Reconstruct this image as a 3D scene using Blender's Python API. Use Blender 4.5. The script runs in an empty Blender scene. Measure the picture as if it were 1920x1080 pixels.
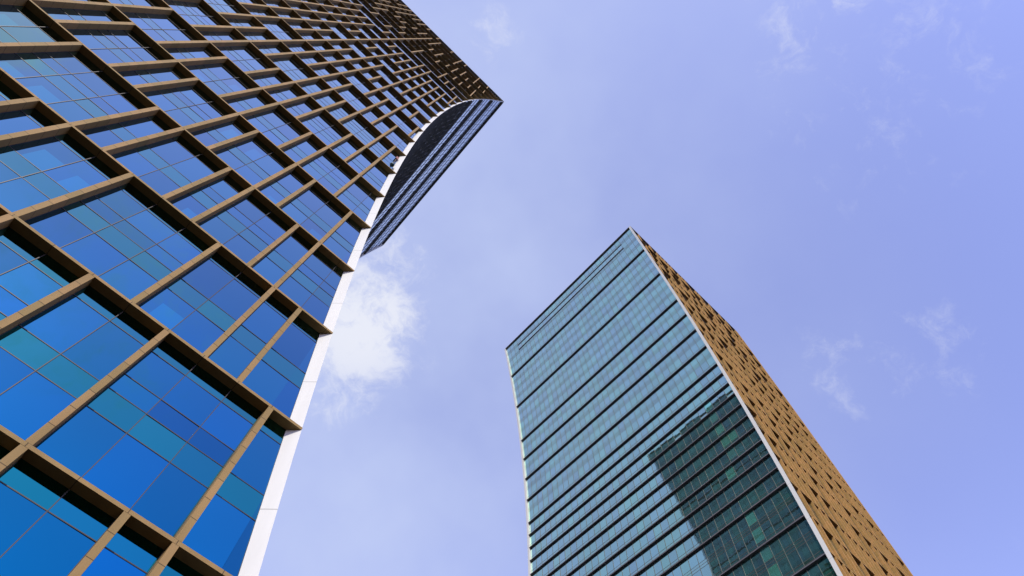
import bpy, math, random
from mathutils import Matrix, Vector

random.seed(7)
scene = bpy.context.scene
col = scene.collection

# ------------------------------------------------------------------ camera
S = 1.9            # metres per survey unit
EYE = 1.65         # eye height above the plaza
cam_d = bpy.data.cameras.new("camera")
cam = bpy.data.objects.new("camera", cam_d)
col.objects.link(cam)
cam_d.sensor_width = 36.0
cam_d.lens = 22.086
cam_d.clip_start = 0.1
cam_d.clip_end = 20000.0
RIGHT = Vector((0.72356699, -0.68973171, 0.02685106))
DOWN = Vector((0.64794428, 0.6652912, -0.37088521))
FWD = Vector((0.23794752, 0.28575829, 0.92829046))
m = Matrix((RIGHT, -DOWN, -FWD)).transposed().to_4x4()
m.translation = Vector((0, 0, EYE))
cam.matrix_world = m
scene.camera = cam

# ------------------------------------------------------------------ light
SUN_AZ = math.radians(216)      # clockwise from +Y
SUN_EL = math.radians(36)
sun_dir = Vector((math.sin(SUN_AZ) * math.cos(SUN_EL), math.cos(SUN_AZ) * math.cos(SUN_EL), math.sin(SUN_EL)))
sl = bpy.data.lights.new("sun", 'SUN')
sl.energy = 2.2
sl.angle = math.radians(0.6)
sl.color = (1.0, 0.93, 0.80)
so = bpy.data.objects.new("sun", sl)
col.objects.link(so)
so.rotation_euler = sun_dir.to_track_quat('Z', 'Y').to_euler()
so.location = (0, -60, 120)

scene.view_settings.view_transform = 'Standard'
scene.view_settings.look = 'None'
scene.view_settings.exposure = 0.95
scene.view_settings.gamma = 1.0
scene.cycles.caustics_reflective = False
scene.cycles.diffuse_bounces = 1


class NT:
    """tiny helper for node trees"""
    def __init__(self, tree):
        self.t = tree

    def n(self, kind, **kw):
        nd = self.t.nodes.new(kind)
        for k, v in kw.items():
            setattr(nd, k, v)
        return nd

    def link(self, a, b):
        self.t.links.new(a, b)

    def put(self, sock, v):
        if isinstance(v, bpy.types.NodeSocket):
            self.t.links.new(v, sock)
        else:
            sock.default_value = v

    def math(self, op, a, b=0.0, c=0.0, clamp=False):
        nd = self.n('ShaderNodeMath', operation=op, use_clamp=clamp)
        self.put(nd.inputs[0], a)
        self.put(nd.inputs[1], b)
        if len(nd.inputs) > 2:
            self.put(nd.inputs[2], c)
        return nd.outputs[0]

    def vmath(self, op, a, b=(0, 0, 0)):
        nd = self.n('ShaderNodeVectorMath', operation=op)
        self.put(nd.inputs[0], a)
        self.put(nd.inputs[1], b)
        return nd.outputs['Value'] if op == 'DOT_PRODUCT' else nd.outputs[0]

    def mix(self, fac, a, b, blend='MIX'):
        nd = self.n('ShaderNodeMix', data_type='RGBA', blend_type=blend)
        self.put(nd.inputs[0], fac)
        self.put(nd.inputs[6], a)
        self.put(nd.inputs[7], b)
        return nd.outputs[2]

    def step(self, v, lo, hi, t0=0.0, t1=1.0):
        nd = self.n('ShaderNodeMapRange', interpolation_type='SMOOTHSTEP')
        self.put(nd.inputs[0], v)
        nd.inputs[1].default_value = lo
        nd.inputs[2].default_value = hi
        nd.inputs[3].default_value = t0
        nd.inputs[4].default_value = t1
        return nd.outputs[0]

    def noise(self, vec, scale, detail=4.0, rough=0.55, dist=0.0):
        nd = self.n('ShaderNodeTexNoise')
        self.put(nd.inputs['Vector'], vec)
        nd.inputs['Scale'].default_value = scale
        nd.inputs['Detail'].default_value = detail
        nd.inputs['Roughness'].default_value = rough
        nd.inputs['Distortion'].default_value = dist
        return nd.outputs['Fac']


def rgba(c):
    return (c[0], c[1], c[2], 1.0)


# ------------------------------------------------------------------ sky
world = bpy.data.worlds.new("World")
scene.world = world
world.use_nodes = True
wt = world.node_tree
wt.nodes.clear()
W = NT(wt)
out = W.n('ShaderNodeOutputWorld')
bg = W.n('ShaderNodeBackground')
bg.inputs[1].default_value = 0.15
W.link(bg.outputs[0], out.inputs[0])
sky = W.n('ShaderNodeTexSky', sky_type='NISHITA')
sky.sun_disc = False
sky.sun_elevation = SUN_EL
sky.sun_rotation = SUN_AZ
sky.air_density = 1.0
sky.dust_density = 0.4
sky.ozone_density = 2.0
dirv = W.n('ShaderNodeTexCoord').outputs['Generated']
base = W.mix(1.0, sky.outputs[0], rgba((1.29, 0.98, 1.22)), 'MULTIPLY')
# thin high haze: whiter over one half of the sky
haze = W.step(W.vmath('DOT_PRODUCT', dirv, (-0.72, 0.69, 0.0)), -0.85, 0.35)
hz_n = W.noise(dirv, 3.4, 4.0)
haze = W.math('MULTIPLY', haze, W.math('MULTIPLY_ADD', hz_n, 1.3, 0.35))
base = W.mix(W.math('MULTIPLY', haze, 0.74, clamp=True), base, rgba((1.90, 2.18, 3.2)))


def blob(d, inner, outer):
    return W.step(W.vmath('DOT_PRODUCT', dirv, d), math.cos(math.radians(outer)), math.cos(math.radians(inner)))


CLOUDS = [((0.095, 0.475, 0.876), 0.3, 8.5, 0.95),
          ((0.135, 0.555, 0.82), 0.3, 6.0, 0.62),
          ((0.655, -0.10, 0.75), 0.5, 6.0, 0.30),
          ((0.08, 0.385, 0.919), 0.5, 5.0, 0.7),
          ((-0.0465, 0.03, 0.9985), 0.5, 3.5, 0.45),
          ((0.25, -0.29, 0.922), 0.5, 6.0, 0.45),
          ((0.615, 0.0, 0.79), 0.5, 6.0, 0.36),
          ((0.34, -0.30, 0.89), 1.0, 15.0, 0.3),
          ((-0.45, -0.41, 0.794), 0.5, 5.0, 1.0),
          ((-0.62, -0.50, 0.60), 2.0, 11.0, 0.8),
          ((-0.2, -0.62, 0.76), 2.0, 14.0, 0.5)]
warp = W.n('ShaderNodeVectorMath', operation='ADD')
W.link(dirv, warp.inputs[0])
nz = W.n('ShaderNodeTexNoise')
W.link(dirv, nz.inputs['Vector'])
nz.inputs['Scale'].default_value = 12.0
nz.inputs['Detail'].default_value = 5.0
sc_ = W.vmath('SCALE', nz.outputs['Color'])
sc_.node.inputs['Scale'].default_value = 0.10
W.link(sc_, warp.inputs[1])
cn = W.noise(warp.outputs[0], 19.0, 9.0, 0.66)
cm = None
for d, a, b, amt in CLOUDS:
    d = Vector(d).normalized()
    f = W.math('MULTIPLY', blob(d, a, b), amt)
    cm = f if cm is None else W.math('MAXIMUM', cm, f)
# the blob lowers the threshold at which the noise turns into cloud
cl = W.math('ADD', cn, W.math('MULTIPLY', cm, 0.46))
cl = W.step(cl, 0.62, 0.98)
cl = W.math('MULTIPLY', cl, W.math('MULTIPLY_ADD', cm, 0.9, 0.08), clamp=True)
skycol = W.mix(cl, base, rgba((2.9, 2.98, 3.3)))
W.link(skycol, bg.inputs[0])


# ------------------------------------------------------------------ materials
def new_mat(name):
    mt = bpy.data.materials.new(name)
    mt.use_nodes = True
    t = NT(mt.node_tree)
    b = mt.node_tree.nodes['Principled BSDF']
    return mt, t, b


def stone_mat(name, colour, axis, origin, pitch):
    """granite slabs, open joints every `pitch` metres along one axis"""
    mt, t, b = new_mat(name)
    pos = t.n('ShaderNodeNewGeometry').outputs['Position']
    sep = t.n('ShaderNodeSeparateXYZ')
    t.link(pos, sep.inputs[0])
    v = t.math('DIVIDE', t.math('SUBTRACT', sep.outputs[axis], origin), pitch)
    fr = t.math('FRACT', v)
    edge = t.math('MINIMUM', fr, t.math('SUBTRACT', 1.0, fr))
    joint = t.math('LESS_THAN', edge, 0.014 if axis == 2 else 0.008)
    cell = t.n('ShaderNodeTexWhiteNoise', noise_dimensions='3D')
    cx = t.n('ShaderNodeCombineXYZ')
    t.link(t.math('FLOOR', v), cx.inputs[0])
    other = 0 if axis == 2 else 2
    t.link(t.math('FLOOR', t.math('DIVIDE', sep.outputs[other], 1.8)), cx.inputs[1])
    t.link(cx.outputs[0], cell.inputs[0])
    sp = t.noise(pos, 26.0, 3.0, 0.7)
    mp = t.n('ShaderNodeMapping')
    mp.inputs['Scale'].default_value = (3.0, 3.0, 0.22)
    t.link(pos, mp.inputs[0])
    big = t.noise(mp.outputs[0], 0.9, 4.0)
    val = t.math('MULTIPLY_ADD', cell.outputs[0], 0.22, 0.78)
    val = t.math('MULTIPLY', val, t.math('MULTIPLY_ADD', sp, 0.3, 0.86))
    val = t.math('MULTIPLY', val, t.math('MULTIPLY_ADD', big, 0.5, 0.76))
    c1 = t.mix(cell.outputs[0], rgba(colour), rgba((colour[0] * 0.99, colour[1] * 0.90, colour[2] * 0.95)))
    vv = t.n('ShaderNodeCombineXYZ')
    for i in range(3):
        t.link(val, vv.inputs[i])
    c2 = t.mix(1.0, c1, vv.outputs[0], 'MULTIPLY')
    c3 = t.mix(t.math('MULTIPLY', joint, 0.8), c2, rgba((0.03, 0.022, 0.015)))
    t.link(c3, b.inputs['Base Color'])
    b.inputs['Roughness'].default_value = 0.7
    b.inputs['Specular IOR Level'].default_value = 0.15
    bm = t.n('ShaderNodeBump')
    bm.inputs['Strength'].default_value = 0.15
    bm.inputs['Distance'].default_value = 0.01
    t.link(sp, bm.inputs['Height'])
    t.link(bm.outputs[0], b.inputs['Normal'])
    return mt


def glass_mat(name, f0, var=0.4, rough=0.015, power=2.7, tip=(0.62, 0.80, 1.0), metal=1.0):
    """coated facade glass: tinted mirror whose reflectance rises to grazing"""
    mt, t, b = new_mat(name)
    at = t.n('ShaderNodeAttribute', attribute_name='tint')
    pos = t.n('ShaderNodeNewGeometry').outputs['Position']
    big = t.noise(pos, 0.12, 3.0)
    k = t.math('MULTIPLY_ADD', at.outputs['Fac'], var, 1.0 - var * 0.5)
    k = t.math('MULTIPLY', k, t.math('MULTIPLY_ADD', big, 0.3, 0.85))
    vv = t.n('ShaderNodeCombineXYZ')
    for i in range(3):
        t.link(k, vv.inputs[i])
    hue = t.math('FRACT', t.math('MULTIPLY', at.outputs['Fac'], 7.31))
    f0c = t.mix(hue, rgba((f0[0], f0[1] * 0.90, f0[2] * 1.04)), rgba((f0[0], f0[1] * 1.12, f0[2] * 0.96)))
    lw = t.n('ShaderNodeLayerWeight')
    lw.inputs['Blend'].default_value = 0.5
    fres = t.math('POWER', lw.outputs['Facing'], power)
    c = t.mix(1.0, f0c, vv.outputs[0], 'MULTIPLY')
    t.link(t.mix(fres, c, rgba(tip)), b.inputs['Base Color'])
    b.inputs['Metallic'].default_value = metal
    b.inputs['Roughness'].default_value = rough
    bm = t.n('ShaderNodeBump')
    bm.inputs['Strength'].default_value = 0.035
    bm.inputs['Distance'].default_value = 0.05
    t.link(t.noise(pos, 0.8, 2.0), bm.inputs['Height'])
    t.link(bm.outputs[0], b.inputs['Normal'])
    return mt


def plain_mat(name, colour, rough=0.5, metal=0.0, nscale=3.0, var=0.2):
    mt, t, b = new_mat(name)
    pos = t.n('ShaderNodeNewGeometry').outputs['Position']
    f = t.math('MULTIPLY_ADD', t.noise(pos, nscale, 4.0), var, 1.0 - var * 0.5)
    vv = t.n('ShaderNodeCombineXYZ')
    for i in range(3):
        t.link(f, vv.inputs[i])
    t.link(t.mix(1.0, rgba(colour), vv.outputs[0], 'MULTIPLY'), b.inputs['Base Color'])
    b.inputs['Roughness'].default_value = rough
    b.inputs['Metallic'].default_value = metal
    return mt


# ------------------------------------------------------------------ mesh collecting
class MB:
    def __init__(self):
        self.v, self.f, self.mi, self.t = [], [], [], []

    def poly(self, pts, mi=0, tint=0.5):
        i = len(self.v)
        self.v += [tuple(p) for p in pts]
        self.f.append(tuple(range(i, i + len(pts))))
        self.mi.append(mi)
        self.t.append(tint)

    def hexa(self, p, mi=0, tint=0.5):
        """p: 8 points, bottom ring 0-3 (counter-clockwise from above), top ring 4-7"""
        i = len(self.v)
        self.v += [tuple(q) for q in p]
        for f in ((0, 3, 2, 1), (4, 5, 6, 7), (0, 1, 5, 4), (1, 2, 6, 5), (2, 3, 7, 6), (3, 0, 4, 7)):
            self.f.append(tuple(i + k for k in f))
            self.mi.append(mi)
            self.t.append(tint)

    def box(self, x0, x1, y0, y1, z0, z1, mi=0):
        self.hexa([(x0, y0, z0), (x1, y0, z0), (x1, y1, z0), (x0, y1, z0),
                   (x0, y0, z1), (x1, y0, z1), (x1, y1, z1), (x0, y1, z1)], mi)

    def add(self, o):
        i = len(self.v)
        self.v += o.v
        self.f += [tuple(k + i for k in f) for f in o.f]
        self.mi += o.mi
        self.t += o.t

    def build(self, name, mats, parent=None, origin=None):
        me = bpy.data.meshes.new(name)
        # survey units -> metres
        vs = [Vector((x * S, y * S, z * S + EYE)) for x, y, z in self.v]
        pv = parent_origin(parent) if parent else Vector((0, 0, 0))
        if not vs:
            return None
        if origin is None:
            lo = Vector((min(v[i] for v in vs) for i in range(3)))
            hi = Vector((max(v[i] for v in vs) for i in range(3)))
            origin = (lo + hi) * 0.5
        me.from_pydata([tuple(v - origin) for v in vs], [], self.f)
        for mt in (mats if isinstance(mats, (list, tuple)) else [mats]):
            me.materials.append(mt)
        me.polygons.foreach_set('material_index', self.mi)
        a = me.attributes.new('tint', 'FLOAT', 'FACE')
        a.data.foreach_set('value', self.t)
        me.update()
        ob = bpy.data.objects.new(name, me)
        col.objects.link(ob)
        ob.location = origin - pv
        if parent:
            ob.parent = parent
        return ob


def parent_origin(p):
    o = Vector((0, 0, 0))
    while p:
        o += p.location
        p = p.parent
    return o


def tag(o, label=None, cat=None, group=None, kind=None):
    for k, v in (('label', label), ('category', cat), ('group', group), ('kind', kind)):
        if v:
            o[k] = v
    return o


def score(mb):
    """how large a piece shows in the photograph (0 when it is out of frame)"""
    n = len(mb.v)
    c = Vector((sum(v[0] for v in mb.v) / n, sum(v[1] for v in mb.v) / n, sum(v[2] for v in mb.v) / n))
    d = c.dot(FWD)
    if d < 0.1:
        return 0.0
    x, y = 1178 * c.dot(RIGHT) / d, 1178 * c.dot(DOWN) / d
    if abs(x) > 1000 or abs(y) > 580:
        return 0.0
    pts = [Vector(v) for v in mb.v]
    px = [(1178 * p.dot(RIGHT) / max(p.dot(FWD), .1), 1178 * p.dot(DOWN) / max(p.dot(FWD), .1)) for p in pts]
    w = max(p[0] for p in px) - min(p[0] for p in px)
    h = max(p[1] for p in px) - min(p[1] for p in px)
    return w * h


def build_capped(pieces, name, mats, parent, cap=100, child=None):
    """pieces: (MB, child MB or None). The `cap` that show largest become parts, the rest one part."""
    order = sorted(range(len(pieces)), key=lambda i: -score(pieces[i][0]))
    keep = order[:cap]
    rest, rest_c = MB(), MB()
    for i in keep:
        o = pieces[i][0].build(name, mats, parent)
        if pieces[i][1] is not None and pieces[i][1].v:
            pieces[i][1].build(child[0], child[1], o)
    for i in order[cap:]:
        rest.add(pieces[i][0])
        if pieces[i][1] is not None:
            rest_c.add(pieces[i][1])
    if rest.v:
        o = tag(rest.build(name, mats, parent), kind='stuff')
        if rest_c.v:
            tag(rest_c.build(child[0], child[1], o), kind='stuff')


# ------------------------------------------------------------------ ground
ZG = -EYE / S
g = MB()
R_ = 3000
g.poly([(-R_, -R_, ZG), (R_, -R_, ZG), (R_, R_, ZG), (-R_, R_, ZG)])


def plaza_mat():
    mt, t, b = new_mat('plaza_paving')
    pos = t.n('ShaderNodeNewGeometry').outputs['Position']
    br = t.n('ShaderNodeTexBrick')
    t.link(pos, br.inputs['Vector'])
    br.inputs['Scale'].default_value = 1.0
    br.inputs['Brick Width'].default_value = 1.2
    br.inputs['Row Height'].default_value = 0.6
    br.inputs['Mortar Size'].default_value = 0.01
    br.inputs['Color1'].default_value = rgba((0.05, 0.046, 0.042))
    br.inputs['Color2'].default_value = rgba((0.042, 0.04, 0.036))
    br.inputs['Mortar'].default_value = rgba((0.042, 0.04, 0.036))
    t.link(br.outputs['Color'], b.inputs['Base Color'])
    b.inputs['Roughness'].default_value = 0.8
    return mt


plaza = g.build('plaza', plaza_mat(), origin=Vector((0, 0, 0)))
tag(plaza, 'grey paved plaza below the two towers', 'plaza', kind='structure')

# ------------------------------------------------------------------ shared tower materials
Z0, ROW = 8.32, 4.285
MOD = 0.9555
X0 = 1.245
STONE = (0.27, 0.188, 0.075)
M_pier = stone_mat('stone_pier', STONE, 2, EYE + Z0 * S, ROW * S / 8)
STONE_SUNLIT = (0.40, 0.243, 0.078)  # same stone made brighter and more orange; sunlight painted into the colour
M_pierB = stone_mat('sunlit_stone_pier', STONE_SUNLIT, 2, EYE + Z0 * S, ROW * S / 8)
M_ledgeB = stone_mat('sunlit_stone_ledge', STONE_SUNLIT, 0, X0 * S, MOD * S)
M_ledge = stone_mat('stone_ledge', STONE, 0, X0 * S, MOD * S)
M_vision = glass_mat('blue_glass', (0.001, 0.158, 0.31))
M_span = glass_mat('teal_glass', (0.004, 0.20, 0.25), 0.2)
M_light = glass_mat('ceiling_lit_glass', (0.001, 0.24, 0.41), 0.2)  # paler tint painted in for room light behind the pane
M_cw = glass_mat('curtain_glass', (0.17, 0.43, 0.39), 0.22, 0.015, 1.9, (0.95, 1.0, 0.95), 0.945)
M_cwspan = glass_mat('curtain_spandrel', (0.17, 0.39, 0.33), 0.25, 0.03, 1.8, (0.93, 1.0, 0.92), 0.945)
M_cwgreen = glass_mat('green_lit_glass', (0.12, 0.62, 0.45), 0.5, 0.02, 1.9, (0.9, 1.0, 0.92), 0.85)  # brighter green put into the tint to stand for lit interiors
M_cwA = glass_mat('shaded_curtain_glass', (0.12, 0.19, 0.13), 0.3, 0.015, 2.6, (0.60, 0.76, 1.0))  # darker copy of the curtain glass; dim reflections put into its tint
M_cwspanA = glass_mat('shaded_curtain_spandrel', (0.10, 0.155, 0.11), 0.2, 0.03, 2.6, (0.58, 0.72, 0.95))
M_frame = plain_mat('dark_frame', (0.022, 0.016, 0.017), 0.5)
M_cwframe = plain_mat('grey_mullion', (0.085, 0.078, 0.068), 0.5)
M_fin = plain_mat('grey_fin', (0.12, 0.12, 0.14), 0.5)
M_finA = plain_mat('skylit_fin', (0.42, 0.44, 0.50), 0.5)  # fin colour lightened to stand in for sky light on the undersides
M_white = plain_mat('white_panel', (0.86, 0.86, 0.84), 0.45, nscale=0.5, var=0.06)
M_core = plain_mat('dark_core', (0.03, 0.03, 0.035), 0.8)
M_roof = plain_mat('roof_grey', (0.25, 0.25, 0.25), 0.8)

YF, YG = 10.0, 10.26      # stone front plane, glass plane behind it
INS = 0.22                # glass of the curved walls sits behind the white edges
YB = 42.95                # back of the towers
REV = 0.27                # splayed reveal at the edges
PW = 0.0675               # half pier width
LH = 0.085                # ledge height


def clampx(x, lo, hi):
    return max(lo, min(hi, x))


def stone_front(root, z_base, row, nrow, xl, xr, piers, x0, mod, seed, m_pier, m_ledge, teal_rows=()):
    """gridded stone screen in front of recessed glass, on the plane y = YF"""
    rnd = random.Random(seed)
    wins, prs = [], []
    nk = [-2] + list(range(-1, nrow))
    for k in range(-2, nrow + 1):
        zt = z_base + k * row
        zb = zt - LH
        b = MB()
        a, c = xl(zt), xr(zt)
        e = 0.012
        b.hexa([(a - e, YF - .003, zb), (c + e, YF - .003, zb), (c - REV, YG + .02, zb), (a + REV, YG + .02, zb),
                (a - e, YF - .003, zt), (c + e, YF - .003, zt), (c - REV, YG + .02, zt), (a + REV, YG + .02, zt)])
        b.build('ledge', m_ledge, root)
    for k in range(-2, nrow):
        zlo = z_base + k * row
        zhi = zlo + row - LH
        js = piers(k)                       # pier columns, any order
        xs = sorted(x0 + j * mod for j in js)
        xs = [x for x in xs if xl(zlo) + REV + .12 < x < xr(zlo) - REV - .12 and xl(zhi) + REV + .12 < x < xr(zhi) - REV - .12]
        for x in xs:
            p = MB()
            p.box(x - PW, x + PW, YF, YG + .02, zlo, zhi)
            prs.append((p, None))
        # bays between piers
        bounds = [None] + xs + [None]
        zs = [zlo, zlo + .352 * row, zlo + .505 * row, zlo + .86 * row, zhi]
        kinds = [0, 1, 0, 1]
        for i in range(len(bounds) - 1):
            L, Rr = bounds[i], bounds[i + 1]

            def lim(z):
                a = xl(z) + REV if L is None else L + PW
                c = xr(z) - REV if Rr is None else Rr - PW
                return a, c
            xa = min(lim(zlo)[0], lim(zhi)[0])
            xc = max(lim(zlo)[1], lim(zhi)[1])
            j0 = math.floor((xa - x0) / mod)
            j1 = math.ceil((xc - x0) / mod)
            w, fr = MB(), MB()
            extra = rnd.random() < 0.22
            zz, kk = list(zs), list(kinds)
            if extra:
                zz.insert(3, zlo + .63 * row)
                kk.insert(2, 0)
            for j in range(j0, j1):
                ca, cc = x0 + j * mod, x0 + (j + 1) * mod
                for q in range(len(kk)):
                    za, zc = zz[q], zz[q + 1]
                    a0, c0 = lim(za)
                    a1, c1 = lim(zc)
                    p0, p1 = clampx(ca, a0, c0), clampx(cc, a0, c0)
                    p2, p3 = clampx(cc, a1, c1), clampx(ca, a1, c1)
                    if p1 - p0 < .01 and p2 - p3 < .01:
                        continue
                    mi = kk[q]
                    if k in teal_rows:
                        mi = 1
                    tx, tz = rnd.uniform(-.003, .003), rnd.uniform(-.003, .003)
                    tn = rnd.random()
                    full = (p1 - p0) > mod * .8 and (p2 - p3) > mod * .8
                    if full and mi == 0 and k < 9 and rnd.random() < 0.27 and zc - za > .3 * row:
                        # lighter corner painted as if a lit ceiling behind showed
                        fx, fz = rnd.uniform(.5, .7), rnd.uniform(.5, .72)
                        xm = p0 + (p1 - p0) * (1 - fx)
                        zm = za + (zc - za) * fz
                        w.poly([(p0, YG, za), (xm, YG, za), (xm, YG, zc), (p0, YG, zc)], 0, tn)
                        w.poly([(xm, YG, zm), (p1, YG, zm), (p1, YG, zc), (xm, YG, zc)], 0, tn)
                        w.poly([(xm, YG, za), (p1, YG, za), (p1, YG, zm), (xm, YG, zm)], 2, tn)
                    else:
                        w.poly([(p0, YG - tx - tz, za), (p1, YG + tx - tz, za), (p2, YG + tx + tz, zc), (p3, YG - tx + tz, zc)], mi, tn)
            # frame bars
            t, d = .010, .008
            a0, c0 = lim(zlo)
            a1, c1 = lim(zhi)
            for u0, u1 in ((a0, a1), (c0 - t * 1.2, c1 - t * 1.2)):
                fr.hexa([(u0, YG - d + .003, zlo), (u0 + t * 1.2, YG - d + .003, zlo), (u0 + t * 1.2, YG + .012, zlo), (u0, YG + .012, zlo),
                         (u1, YG - d + .003, zhi), (u1 + t * 1.2, YG - d + .003, zhi), (u1 + t * 1.2, YG + .012, zhi), (u1, YG + .012, zhi)])
            for q in range(1, len(zz) - 1):
                z = zz[q]
                a, c = lim(z)
                if c - a > .02:
                    fr.box(a, c, YG - d, YG + .01, z - t, z + t)
            for j in range(j0 + 1, j1):
                x = x0 + j * mod
                if lim(zlo)[0] + .03 < x < lim(zlo)[1] - .03 and lim(zhi)[0] + .03 < x < lim(zhi)[1] - .03:
                    fr.box(x - t * .9, x + t * .9, YG - d - .006, YG + .01, zlo, zhi)
            if w.v:
                wins.append((w, fr))
    build_capped(wins, 'window', [M_vision, M_span, M_light], root, 100, ('window_frame', M_frame))
    build_capped(prs, 'pier', m_pier, root, 100)


def curtain_wall(root, side, z_top, pitch, nfl, xe, fins, ymod, seed, mats, green=None, ystart=YG + .10):
    """curved glass wall; side = +1 faces +X, -1 faces -X. xe(z, y) is its outer face."""
    rnd = random.Random(seed)
    edge = xe

    def xe(z, y):
        return edge(z, y) - side * INS
    n_y = round((YB - YG - .02) / ymod)
    ys = [ystart + (YB - ystart) * i / n_y for i in range(n_y + 1)]
    panes = []
    for f in range(nfl):
        zt = z_top - f * pitch
        zb = zt - pitch
        levels = [zb, zb + .15 * pitch, zb + .30 * pitch, zt]
        for i in range(n_y):
            w = MB()
            y0, y1 = ys[i], ys[i + 1]
            tn = rnd.random()
            tx, tz = rnd.uniform(-.0014, .0014), rnd.uniform(-.0014, .0014)
            for q in range(3):
                za, zc = levels[q], levels[q + 1]
                mi = 1 if q < 2 else 0
                if q == 2 and green and green(f, i, rnd):
                    mi = 2
                pts = [(xe(za, y0) - tx - tz, y0, za), (xe(za, y1) + tx - tz, y1, za),
                       (xe(zc, y1) + tx + tz, y1, zc), (xe(zc, y0) - tx + tz, y0, zc)]
                if side < 0:
                    pts.reverse()
                w.poly(pts, mi, tn)
            panes.append((w, None))
    build_capped(panes, 'glass_panel', mats, root, 100)
    # vertical mullions follow the curve
    t, d = .022, .022
    for i in range(1, n_y):
        y = ys[i]
        b = MB()
        for f in range(nfl):
            zt = z_top - f * pitch
            zb = zt - pitch
            xa, xc = xe(zb, y), xe(zt, y)
            o0, o1 = xa + side * d, xc + side * d
            i0, i1 = xa - side * .03, xc - side * .03
            if side > 0:
                b.hexa([(i0, y - t, zb), (o0, y - t, zb), (o0, y + t, zb), (i0, y + t, zb),
                        (i1, y - t, zt), (o1, y - t, zt), (o1, y + t, zt), (i1, y + t, zt)])
            else:
                b.hexa([(o0, y - t, zb), (i0, y - t, zb), (i0, y + t, zb), (o0, y + t, zb),
                        (o1, y - t, zt), (i1, y - t, zt), (i1, y + t, zt), (o1, y + t, zt)])
        b.build('mullion', M_cwframe, root)

    def bar(z, h, dep, name, mat, y0=None, y1=None):
        y0 = ys[0] if y0 is None else y0
        y1 = ys[-1] if y1 is None else y1
        b = MB()
        xa, xc = xe(z, y0), xe(z, y1)
        lo, hi = z - h, z
        if side > 0:
            p = [(xa - .03, y0), (xa + dep, y0), (xc + dep, y1), (xc - .03, y1)]
        else:
            p = [(xa - dep, y0), (xa + .03, y0), (xc + .03, y1), (xc - dep, y1)]
        b.hexa([(x, y, lo) for x, y in p] + [(x, y, hi) for x, y in p])
        return b.build(name, mat, root)
    for f in range(nfl):
        zb = z_top - (f + 1) * pitch
        bar(zb + .30 * pitch, .03, .010, 'transom', M_cwframe)
        bar(zb + .15 * pitch, .03, .010, 'transom', M_cwframe)
        if (f + 1) not in fins:
            bar(zb, .03, .012, 'transom', M_cwframe)
    for f in fins:
        if f <= nfl:
            bar(z_top - f * pitch + .04, .09, INS - .004, 'sunshade_fin', M_finA if side > 0 else M_fin)
    if side > 0:
        return
    # two short louvre slots in the crown
    dy = (YB - YG) / n_y
    for z in (z_top - .88 * pitch, z_top - 1.52 * pitch):
        bar(z, .20, .05, 'louvre', M_fin, YG + 3.0 * dy, YB - 3.0 * dy)


def edge_trim(root, xe, side, zlo, zhi, y_front, y_back, name='edge_trim', slim=False):
    """white splayed strip between the stone screen and the curved wall"""
    b = MB()
    n = 52
    for i in range(n):
        za = zlo + (zhi - zlo) * i / n
        zc = zlo + (zhi - zlo) * (i + 1) / n
        ring = []
        for z in (za, zc):
            x = xe(z)
            if side > 0:
                if slim:
                    ring.append([(x - REV, y_back, z), (x, y_front, z), (x, y_front + .06, z), (x - REV + .02, y_back + .06, z)])
                else:
                    ring.append([(x - REV, y_back, z), (x, y_front, z), (x, y_back + .10, z), (x - REV - .05, y_back + .10, z)])
            else:
                ring.append([(x, y_front, z), (x + REV, y_back, z), (x + REV + .05, y_back + .10, z), (x, y_back + .10, z)])
        b.hexa(ring[0] + ring[1])
    return b.build(name, M_trim, root)


def trim_mat():
    mt, t, b = new_mat('white_trim')
    pos = t.n('ShaderNodeNewGeometry').outputs['Position']
    sep = t.n('ShaderNodeSeparateXYZ')
    t.link(pos, sep.inputs[0])
    fr = t.math('FRACT', t.math('DIVIDE', t.math('SUBTRACT', sep.outputs[2], EYE + (Z0 + .42 * ROW) * S), ROW * S / 1.0))
    j = t.math('LESS_THAN', fr, 0.006)
    mp = t.n('ShaderNodeMapping')
    mp.inputs['Scale'].default_value = (2.5, 2.5, 0.12)
    t.link(pos, mp.inputs[0])
    n = t.math('MULTIPLY_ADD', t.noise(mp.outputs[0], 1.0, 5.0), 0.16, 0.91)
    vv = t.n('ShaderNodeCombineXYZ')
    for i in range(3):
        t.link(n, vv.inputs[i])
    c = t.mix(1.0, rgba((0.62, 0.635, 0.62)), vv.outputs[0], 'MULTIPLY')
    t.link(t.mix(t.math('MULTIPLY', j, 0.6), c, rgba((0.2, 0.2, 0.19))), b.inputs['Base Color'])
    b.inputs['Roughness'].default_value = 0.4
    return mt


M_trim = trim_mat()


def core(root, xl, xr, zlo, zhi, shear, name='core_wall'):
    """opaque shell behind the glass, and the roof slab"""
    b = MB()
    n = 40
    y0, y1 = YG + .03, YB
    rings = []
    for i in range(n + 1):
        z = zlo + (zhi - zlo) * i / n
        a, c = xl(z), xr(z)
        s = shear * (y1 - y0)
        rings.append([(a + .31, y0, z), (c - .31, y0, z), (c + s - .33, y1 - .03, z), (a + s + .33, y1 - .03, z)])
    for i in range(n):
        for k in range(4):
            k2 = (k + 1) % 4
            b.poly([rings[i][k], rings[i][k2], rings[i + 1][k2], rings[i + 1][k]])
    b.build(name, M_core, root)
    r = MB()
    a, c, s = xl(zhi), xr(zhi), shear * (y1 - y0)
    p = [(a + .02, YF + .02), (c - .02, YF + .02), (c + s - .02, y1), (a + s + .02, y1)]
    r.hexa([(x, y, zhi - .10) for x, y in p] + [(x, y, zhi - .02) for x, y in p])
    r.build('roof', M_roof, root)


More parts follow.
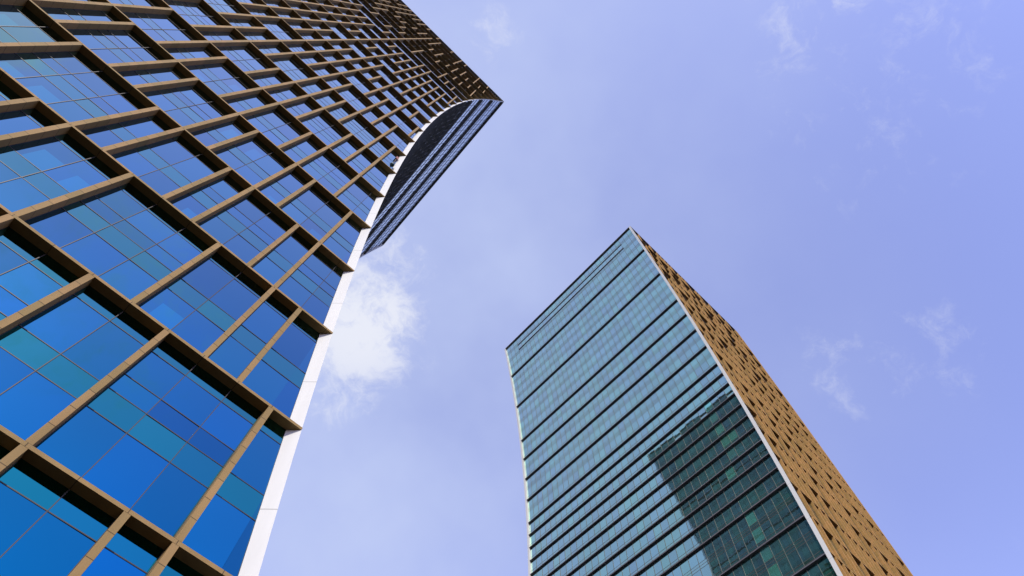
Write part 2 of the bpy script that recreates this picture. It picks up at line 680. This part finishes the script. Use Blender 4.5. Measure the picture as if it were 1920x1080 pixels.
FINS = [0, 4, 8, 12, 14, 16, 18] + list(range(20, 31)) + [32, 34, 36, 38, 40, 42, 44, 46, 48]


def tower(name, at, label):
    o = bpy.data.objects.new(name, None)
    col.objects.link(o)
    o.location = (at[0] * S, at[1] * S, 0)
    o.empty_display_size = 5
    return tag(o, label, 'tower')


# ------------------------------------------------------------------ near tower (left in the photograph)
A = tower('office_tower', (-12, YF, 0), 'nearer blue glass tower behind a deep tan stone grid, one side flaring at the roof')
SH_A = 0.04


def axr(z):
    return -1.30 + .0019 * (z - 55) ** 2


def axl(z):
    return -28.4 + .0008 * (z - 55) ** 2


PIERS_A = {-2: [0, 2, 3, 5, 7, 9], -1: [0, 1, 3, 5, 6, 8, 9, 11], 0: [0, 3, 5, 7, 8, 10, 12, 13], 1: [1, 2, 4, 7, 9, 10, 12, 14],
           2: [2, 3, 5, 6, 8, 9, 12, 14], 3: [2, 4, 5, 7, 8, 10, 11, 13, 14], 4: [3, 5, 6, 8, 9, 11, 12, 14, 16, 17],
           5: [3, 4, 5, 7, 8, 9, 10, 12, 13, 15, 17], 6: [3, 4, 6, 7, 8, 9, 11, 12, 13, 14, 16],
           7: [4, 5, 6, 8, 9, 10, 11, 12, 14, 15, 17]}
rp = random.Random(21)


def rand_row(lo, hi, p, gap):
    r, run = [], 0
    for j in range(lo, hi):
        run += 1
        if rp.random() < p or run >= gap:
            r.append(j)
            run = 0
    return r


for k in range(-2, 24):
    if k in PIERS_A:
        PIERS_A[k] = PIERS_A[k] + rand_row(max(PIERS_A[k]) + 1, 31, .6, 3)
    elif k < 14:
        PIERS_A[k] = rand_row(-3, 31, .74, 2)
    else:
        PIERS_A[k] = rand_row(-6, 31, .42, 4)
Z_TOP_A = Z0 + 23 * ROW
stone_front(A, Z0, ROW, 23, axl, axr, lambda k: [-j for j in PIERS_A[k]], X0, MOD, 3, M_pier, M_ledge, teal_rows=(6,))


def axe(z, y):
    return axr(z) + SH_A * (y - YF)


curtain_wall(A, 1, Z_TOP_A, ROW / 2, 49, axe, FINS, .966, 11, [M_cwA, M_cwspanA], ystart=YG + .03)
edge_trim(A, axr, 1, ZG, Z_TOP_A, YF, YG, slim=True)
edge_trim(A, axl, -1, ZG, Z_TOP_A, YF, YG)
core(A, axl, axr, ZG, Z_TOP_A, SH_A)

# ------------------------------------------------------------------ far tower (right in the photograph)
B = tower('office_tower', (50, YF, 0), 'farther pale teal glass tower with dark sunshade fins and a sunlit stone side')
SH_B = 0.028
PITCH_B = 2.085
ROW_B = 2 * PITCH_B
Z_TOP_B = 107.4
Z0_B = Z_TOP_B - 23 * ROW_B


def bxl(z):
    return 40.97 - .0021 * (z - 51) ** 2


def bxr(z):
    return 66.4 - .0008 * (z - 51) ** 2


def bxe(z, y):
    return bxl(z) + SH_B * (y - YF)


PIERS_B = {}
for k in range(-3, 24):
    PIERS_B[k] = rand_row(-2, 36, .70 if k < 16 else .52, 2 if k < 16 else 3)
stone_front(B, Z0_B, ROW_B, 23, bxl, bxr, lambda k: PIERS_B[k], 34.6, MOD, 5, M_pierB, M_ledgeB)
curtain_wall(B, -1, Z_TOP_B, PITCH_B, 49, bxe, FINS, .966, 13, [M_cw, M_cwspan, M_cwgreen],
             green=lambda f, i, r: f > 20 and ((i == 3 + (f - 20) // 7 and r.random() < .7) or r.random() < .012))
edge_trim(B, bxl, -1, ZG, Z_TOP_B, YF, YG)
eb = MB()
for i in range(52):
    za = ZG + (Z_TOP_B - ZG) * i / 52
    zc = ZG + (Z_TOP_B - ZG) * (i + 1) / 52
    q = []
    for z in (za, zc):
        x = bxr(z)
        q += [(x - .30, YF - .012, z), (x + .05, YF - .012, z), (x + .05, YG + .12, z), (x - .30, YG + .12, z)]
    eb.hexa(q)
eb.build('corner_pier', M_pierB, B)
core(B, bxl, bxr, ZG, Z_TOP_B, SH_B)
# white band closing the far end of the glass wall
fb = MB()
for i in range(52):
    za = ZG + (Z_TOP_B - ZG) * i / 52
    zc = ZG + (Z_TOP_B - ZG) * (i + 1) / 52
    q = []
    for z in (za, zc):
        x = bxe(z, YB)
        q += [(x, YB + .01, z), (x + .4, YB + .01, z), (x + .4, YB + .3, z), (x, YB + .3, z)]
    fb.hexa(q)
fb.build('end_band', M_trim, B)

# same band at the far end of the near tower's flared wall
fa = MB()
for i in range(52):
    za = ZG + (Z_TOP_A - ZG) * i / 52
    zc = ZG + (Z_TOP_A - ZG) * (i + 1) / 52
    q = []
    for z in (za, zc):
        x = axe(z, YB)
        q += [(x - .4, YB + .01, z), (x, YB + .01, z), (x, YB + .3, z), (x - .4, YB + .3, z)]
    fa.hexa(q)
fa.build('end_band', M_trim, A)

# ------------------------------------------------------------------ floodlight under a ledge of the near tower
M_lamp = plain_mat('lamp_teal', (0.012, 0.045, 0.06), 0.35)
M_arm = plain_mat('lamp_arm', (0.03, 0.02, 0.02), 0.5)
M_mount = plain_mat('lamp_mount', (0.22, 0.08, 0.06), 0.6)
fl = bpy.data.objects.new('floodlight', None)
col.objects.link(fl)
fl.location = (-1.04 * S, 10.20 * S, 36.6 * S + EYE)
tag(fl, "small dark teal floodlight on a hanging arm beside the nearer tower's white edge strip", 'floodlight')


def tube(p0, p1, r0, r1, n=12, caps=True):
    b = MB()
    p0, p1 = Vector(p0), Vector(p1)
    d = (p1 - p0).normalized()
    u = d.orthogonal().normalized()
    w = d.cross(u)
    ra = [p0 + (u * math.cos(a) + w * math.sin(a)) * r0 for a in [2 * math.pi * i / n for i in range(n)]]
    rb = [p1 + (u * math.cos(a) + w * math.sin(a)) * r1 for a in [2 * math.pi * i / n for i in range(n)]]
    i0 = len(b.v)
    b.v += [tuple(v) for v in ra + rb]
    for i in range(n):
        j = (i + 1) % n
        b.f.append((i0 + i, i0 + j, i0 + n + j, i0 + n + i))
        b.mi.append(0)
        b.t.append(.5)
    if caps:
        b.f += [tuple(range(n - 1, -1, -1)), tuple(range(n, 2 * n))]
        b.mi += [0, 0]
        b.t += [.5, .5]
    return b


a = tube((-1.045, 10.19, 36.85), (-0.965, 10.08, 35.2), .030, .022)
a.build('arm', M_arm, fl)
mt_ = MB()
mt_.box(-1.13, -0.97, 10.12, 10.255, 36.8, 37.25)
mt_.build('mount', M_mount, fl)
# lamp head: lathe profile along z
hd = MB()
prof = [(0.0, 35.36), (0.05, 35.34), (0.10, 35.22), (0.125, 35.05), (0.13, 34.92), (0.115, 34.84), (0.10, 34.86), (0.0, 34.90)]
N = 18
for k in range(len(prof) - 1):
    (r0, z0), (r1, z1) = prof[k], prof[k + 1]
    for i in range(N):
        a0, a1 = 2 * math.pi * i / N, 2 * math.pi * (i + 1) / N
        q = [(-0.955 + r * math.cos(t_), 10.06 + r * math.sin(t_), z) for r, t_, z in ((r0, a0, z0), (r0, a1, z0), (r1, a1, z1), (r1, a0, z1))]
        if r0 == 0:
            q = q[1:]
        elif r1 == 0:
            q = q[:3]
        hd.poly(q)
hd.build('lamp_head', M_lamp, fl)
